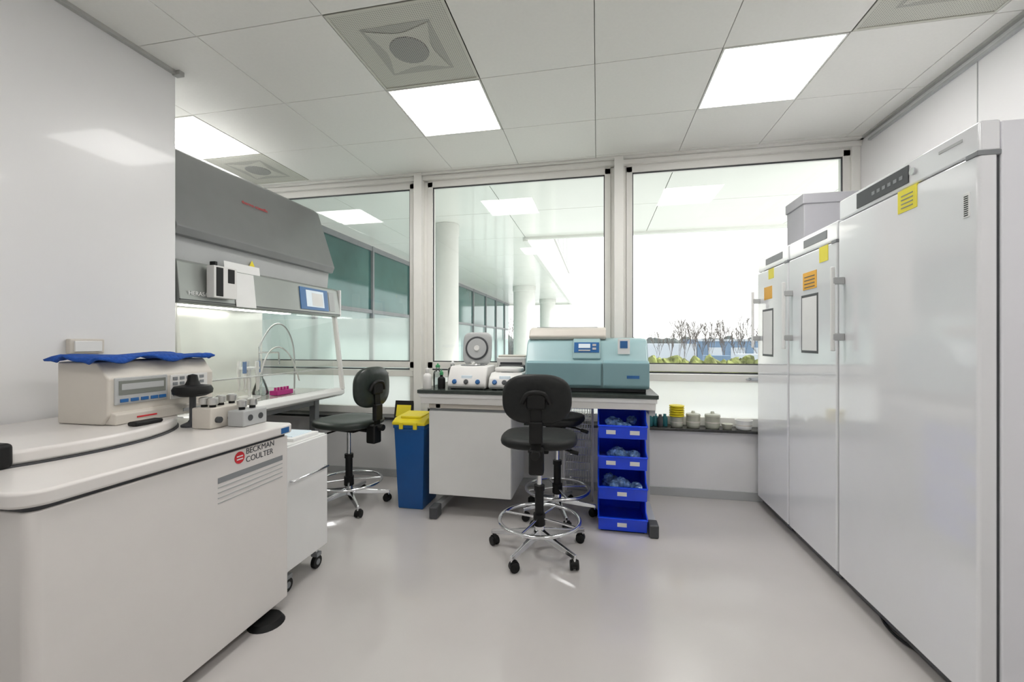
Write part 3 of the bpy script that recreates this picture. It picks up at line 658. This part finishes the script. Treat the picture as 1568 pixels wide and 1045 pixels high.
CUR=Obj('hazard_sign_card',(-1.75,3.66,.552)); prism('card',[(3.62,.552),(3.68,.552),(3.652,.70)],'x',-1.84,-1.66,BLACK,.002); prism('card_print',[(3.616,.556),(3.620,.556),(3.650,.67),(3.646,.67)],'x',-1.82,-1.68,YELLOW,0)
CUR=None
# ================================================================= FRIDGES
FX=1.2
def fridge(y0,y1,top):
    global CUR
    CUR=Obj('upright_laboratory_fridge',(1.58,(y0+y1)/2,0))
    g=.004
    box('body',FX+.062,1.92,y0+g,y1-g,.06,top-.005,FRSIDE,.006)
    box('door_gasket',FX+.052,FX+.064,y0+.012,y1-.012,.075,top-.10,DGREY,0)
    box('door',FX,FX+.054,y0+g,y1-g,.065,top-.105,FRIDGE,.010,4)
    box('header_panel',FX+.004,FX+.062,y0+g,y1-g,top-.10,top,FRIDGE,.008,3)
    box('plinth',FX+.03,1.9,y0+.02,y1-.02,.025,.06,DGREY,.002)
    for x in (FX+.1,1.85):
        for y in (y0+.05,y1-.05): cyl('foot',(x,y,0),(x,y,.03),.022,BLACK)
    hy=y1-.055
    cyl('handle_bar',(FX-.05,hy,1.20),(FX-.05,hy,1.62),.010,WHITE,bevel=.003)
    for z in (1.27,1.55):
        box('handle_bracket',FX-.055,FX,hy-.010,hy+.010,z-.018,z+.018,LGREY,.004)
    box('hinge_top',FX-.004,FX+.062,y0+.002,y0+.05,top-.114,top-.096,MGREY,.003)
fridge(3.025,3.56,1.87)
X=FX-.002
box('control_display',FX+.001,FX+.004,3.12,3.40,1.80,1.845,MGREY,.001)
box('notice_frame',X,FX,3.26,3.45,1.14,1.48,DGREY,0); box('notice_paper',X-.001,X,3.272,3.438,1.155,1.465,PAPER,0)
box('orange_label',X,FX,3.28,3.42,1.55,1.64,OLABEL,0); box('yellow_label',X,FX,3.25,3.34,1.69,1.76,YLABEL,0)
fridge(2.455,3.018,1.87)
box('control_display',FX+.001,FX+.004,2.56,2.82,1.80,1.845,MGREY,.001)
box('notice_frame',X,FX,2.645,2.84,1.18,1.52,DGREY,0); box('notice_paper',X-.001,X,2.657,2.828,1.195,1.505,PAPER,0)
box('orange_label',X,FX,2.66,2.82,1.55,1.65,OLABEL,0)
boxes('label_print',[(X-.001,X,2.68,2.80,1.56+.02*k,1.565+.02*k) for k in range(4)],DGREY)
box('yellow_label',X,FX,2.54,2.63,1.68,1.764,YLABEL,0)
fridge(1.63,2.448,1.96)
box('control_display',FX+.000,FX+.004,1.95,2.29,1.875,1.945,DGREY,.001)
boxes('display_keys',[(FX-.001,FX,1.98+.035*k,2.0+.035*k,1.90,1.915) for k in range(6)],MGREY)
cyl('lock',(FX-.004,1.925,1.91),(FX+.004,1.925,1.91),.014,CHROME)
box('yellow_label',X,FX+.01,1.90,2.005,1.765,1.855,YLABEL,0)
boxes('label_print',[(X-.001,X,1.92,1.985,1.78+.016*k,1.784+.016*k) for k in range(4)],MGREY)
box('barcode_sticker',X,FX,1.665,1.69,1.66,1.74,PAPER,0); boxes('barcode',[(X-.001,X,1.67,1.686,1.665+.007*k,1.668+.007*k) for k in range(10)],BLACK)
box('data_plate',FX+.002,FX+.004,1.70,1.80,1.92,1.93,LGREY,0)
boxes('side_rivets',[(1.35,1.36,1.630,1.634,z,z+.006) for z in (1.2,1.6)],MGREY)
tube('cable',[(1.3,2.3,.012),(1.24,2.2,.012),(1.22,2.05,.012),(1.27,1.95,.012),(1.4,1.9,.012)],.006,BLACK,smooth=True)
CUR=Obj('storage_box',(1.58,3.43,1.87))
box('carton',1.40,1.86,3.28,3.55,1.868,2.23,CARD,.006); box('lid',1.392,1.868,3.272,3.558,2.20,2.27,CARD,.006)
CUR=None
# ================================================================= WORLD / LIGHT / CAMERA
w=bpy.data.worlds.new('world'); sc.world=w; w.use_nodes=True; nt=w.node_tree
bg=nt.nodes['Background']; tc=nt.nodes.new('ShaderNodeTexCoord'); se=nt.nodes.new('ShaderNodeSeparateXYZ'); cr=nt.nodes.new('ShaderNodeValToRGB')
cr.color_ramp.elements[0].position=0.0; cr.color_ramp.elements[0].color=(1,0.99,0.975,1); cr.color_ramp.elements[1].position=.7; cr.color_ramp.elements[1].color=(0.92,0.95,1,1)
nt.links.new(tc.outputs['Generated'],se.inputs[0]); nt.links.new(se.outputs['Z'],cr.inputs[0]); nt.links.new(cr.outputs[0],bg.inputs[0]); bg.inputs[1].default_value=1.6
s=bpy.data.lights.new('sun','SUN'); s.energy=3.0; s.angle=R(3); s.color=(1,.95,.87); so=bpy.data.objects.new('sun',s); sc.collection.objects.link(so)
so.rotation_euler=Vector((-.75,-.25,-.42)).to_track_quat('-Z','Y').to_euler()
cam=bpy.data.cameras.new('camera'); cam.sensor_width=36; cam.lens=36*650/1568; cam.clip_start=.02; cam.clip_end=500
co=bpy.data.objects.new('camera',cam); co.location=(0,0,1.25); co.rotation_euler=(R(90),0,R(11.4)); sc.collection.objects.link(co); sc.camera=co
sc.view_settings.view_transform='Standard'; sc.view_settings.exposure=0.58
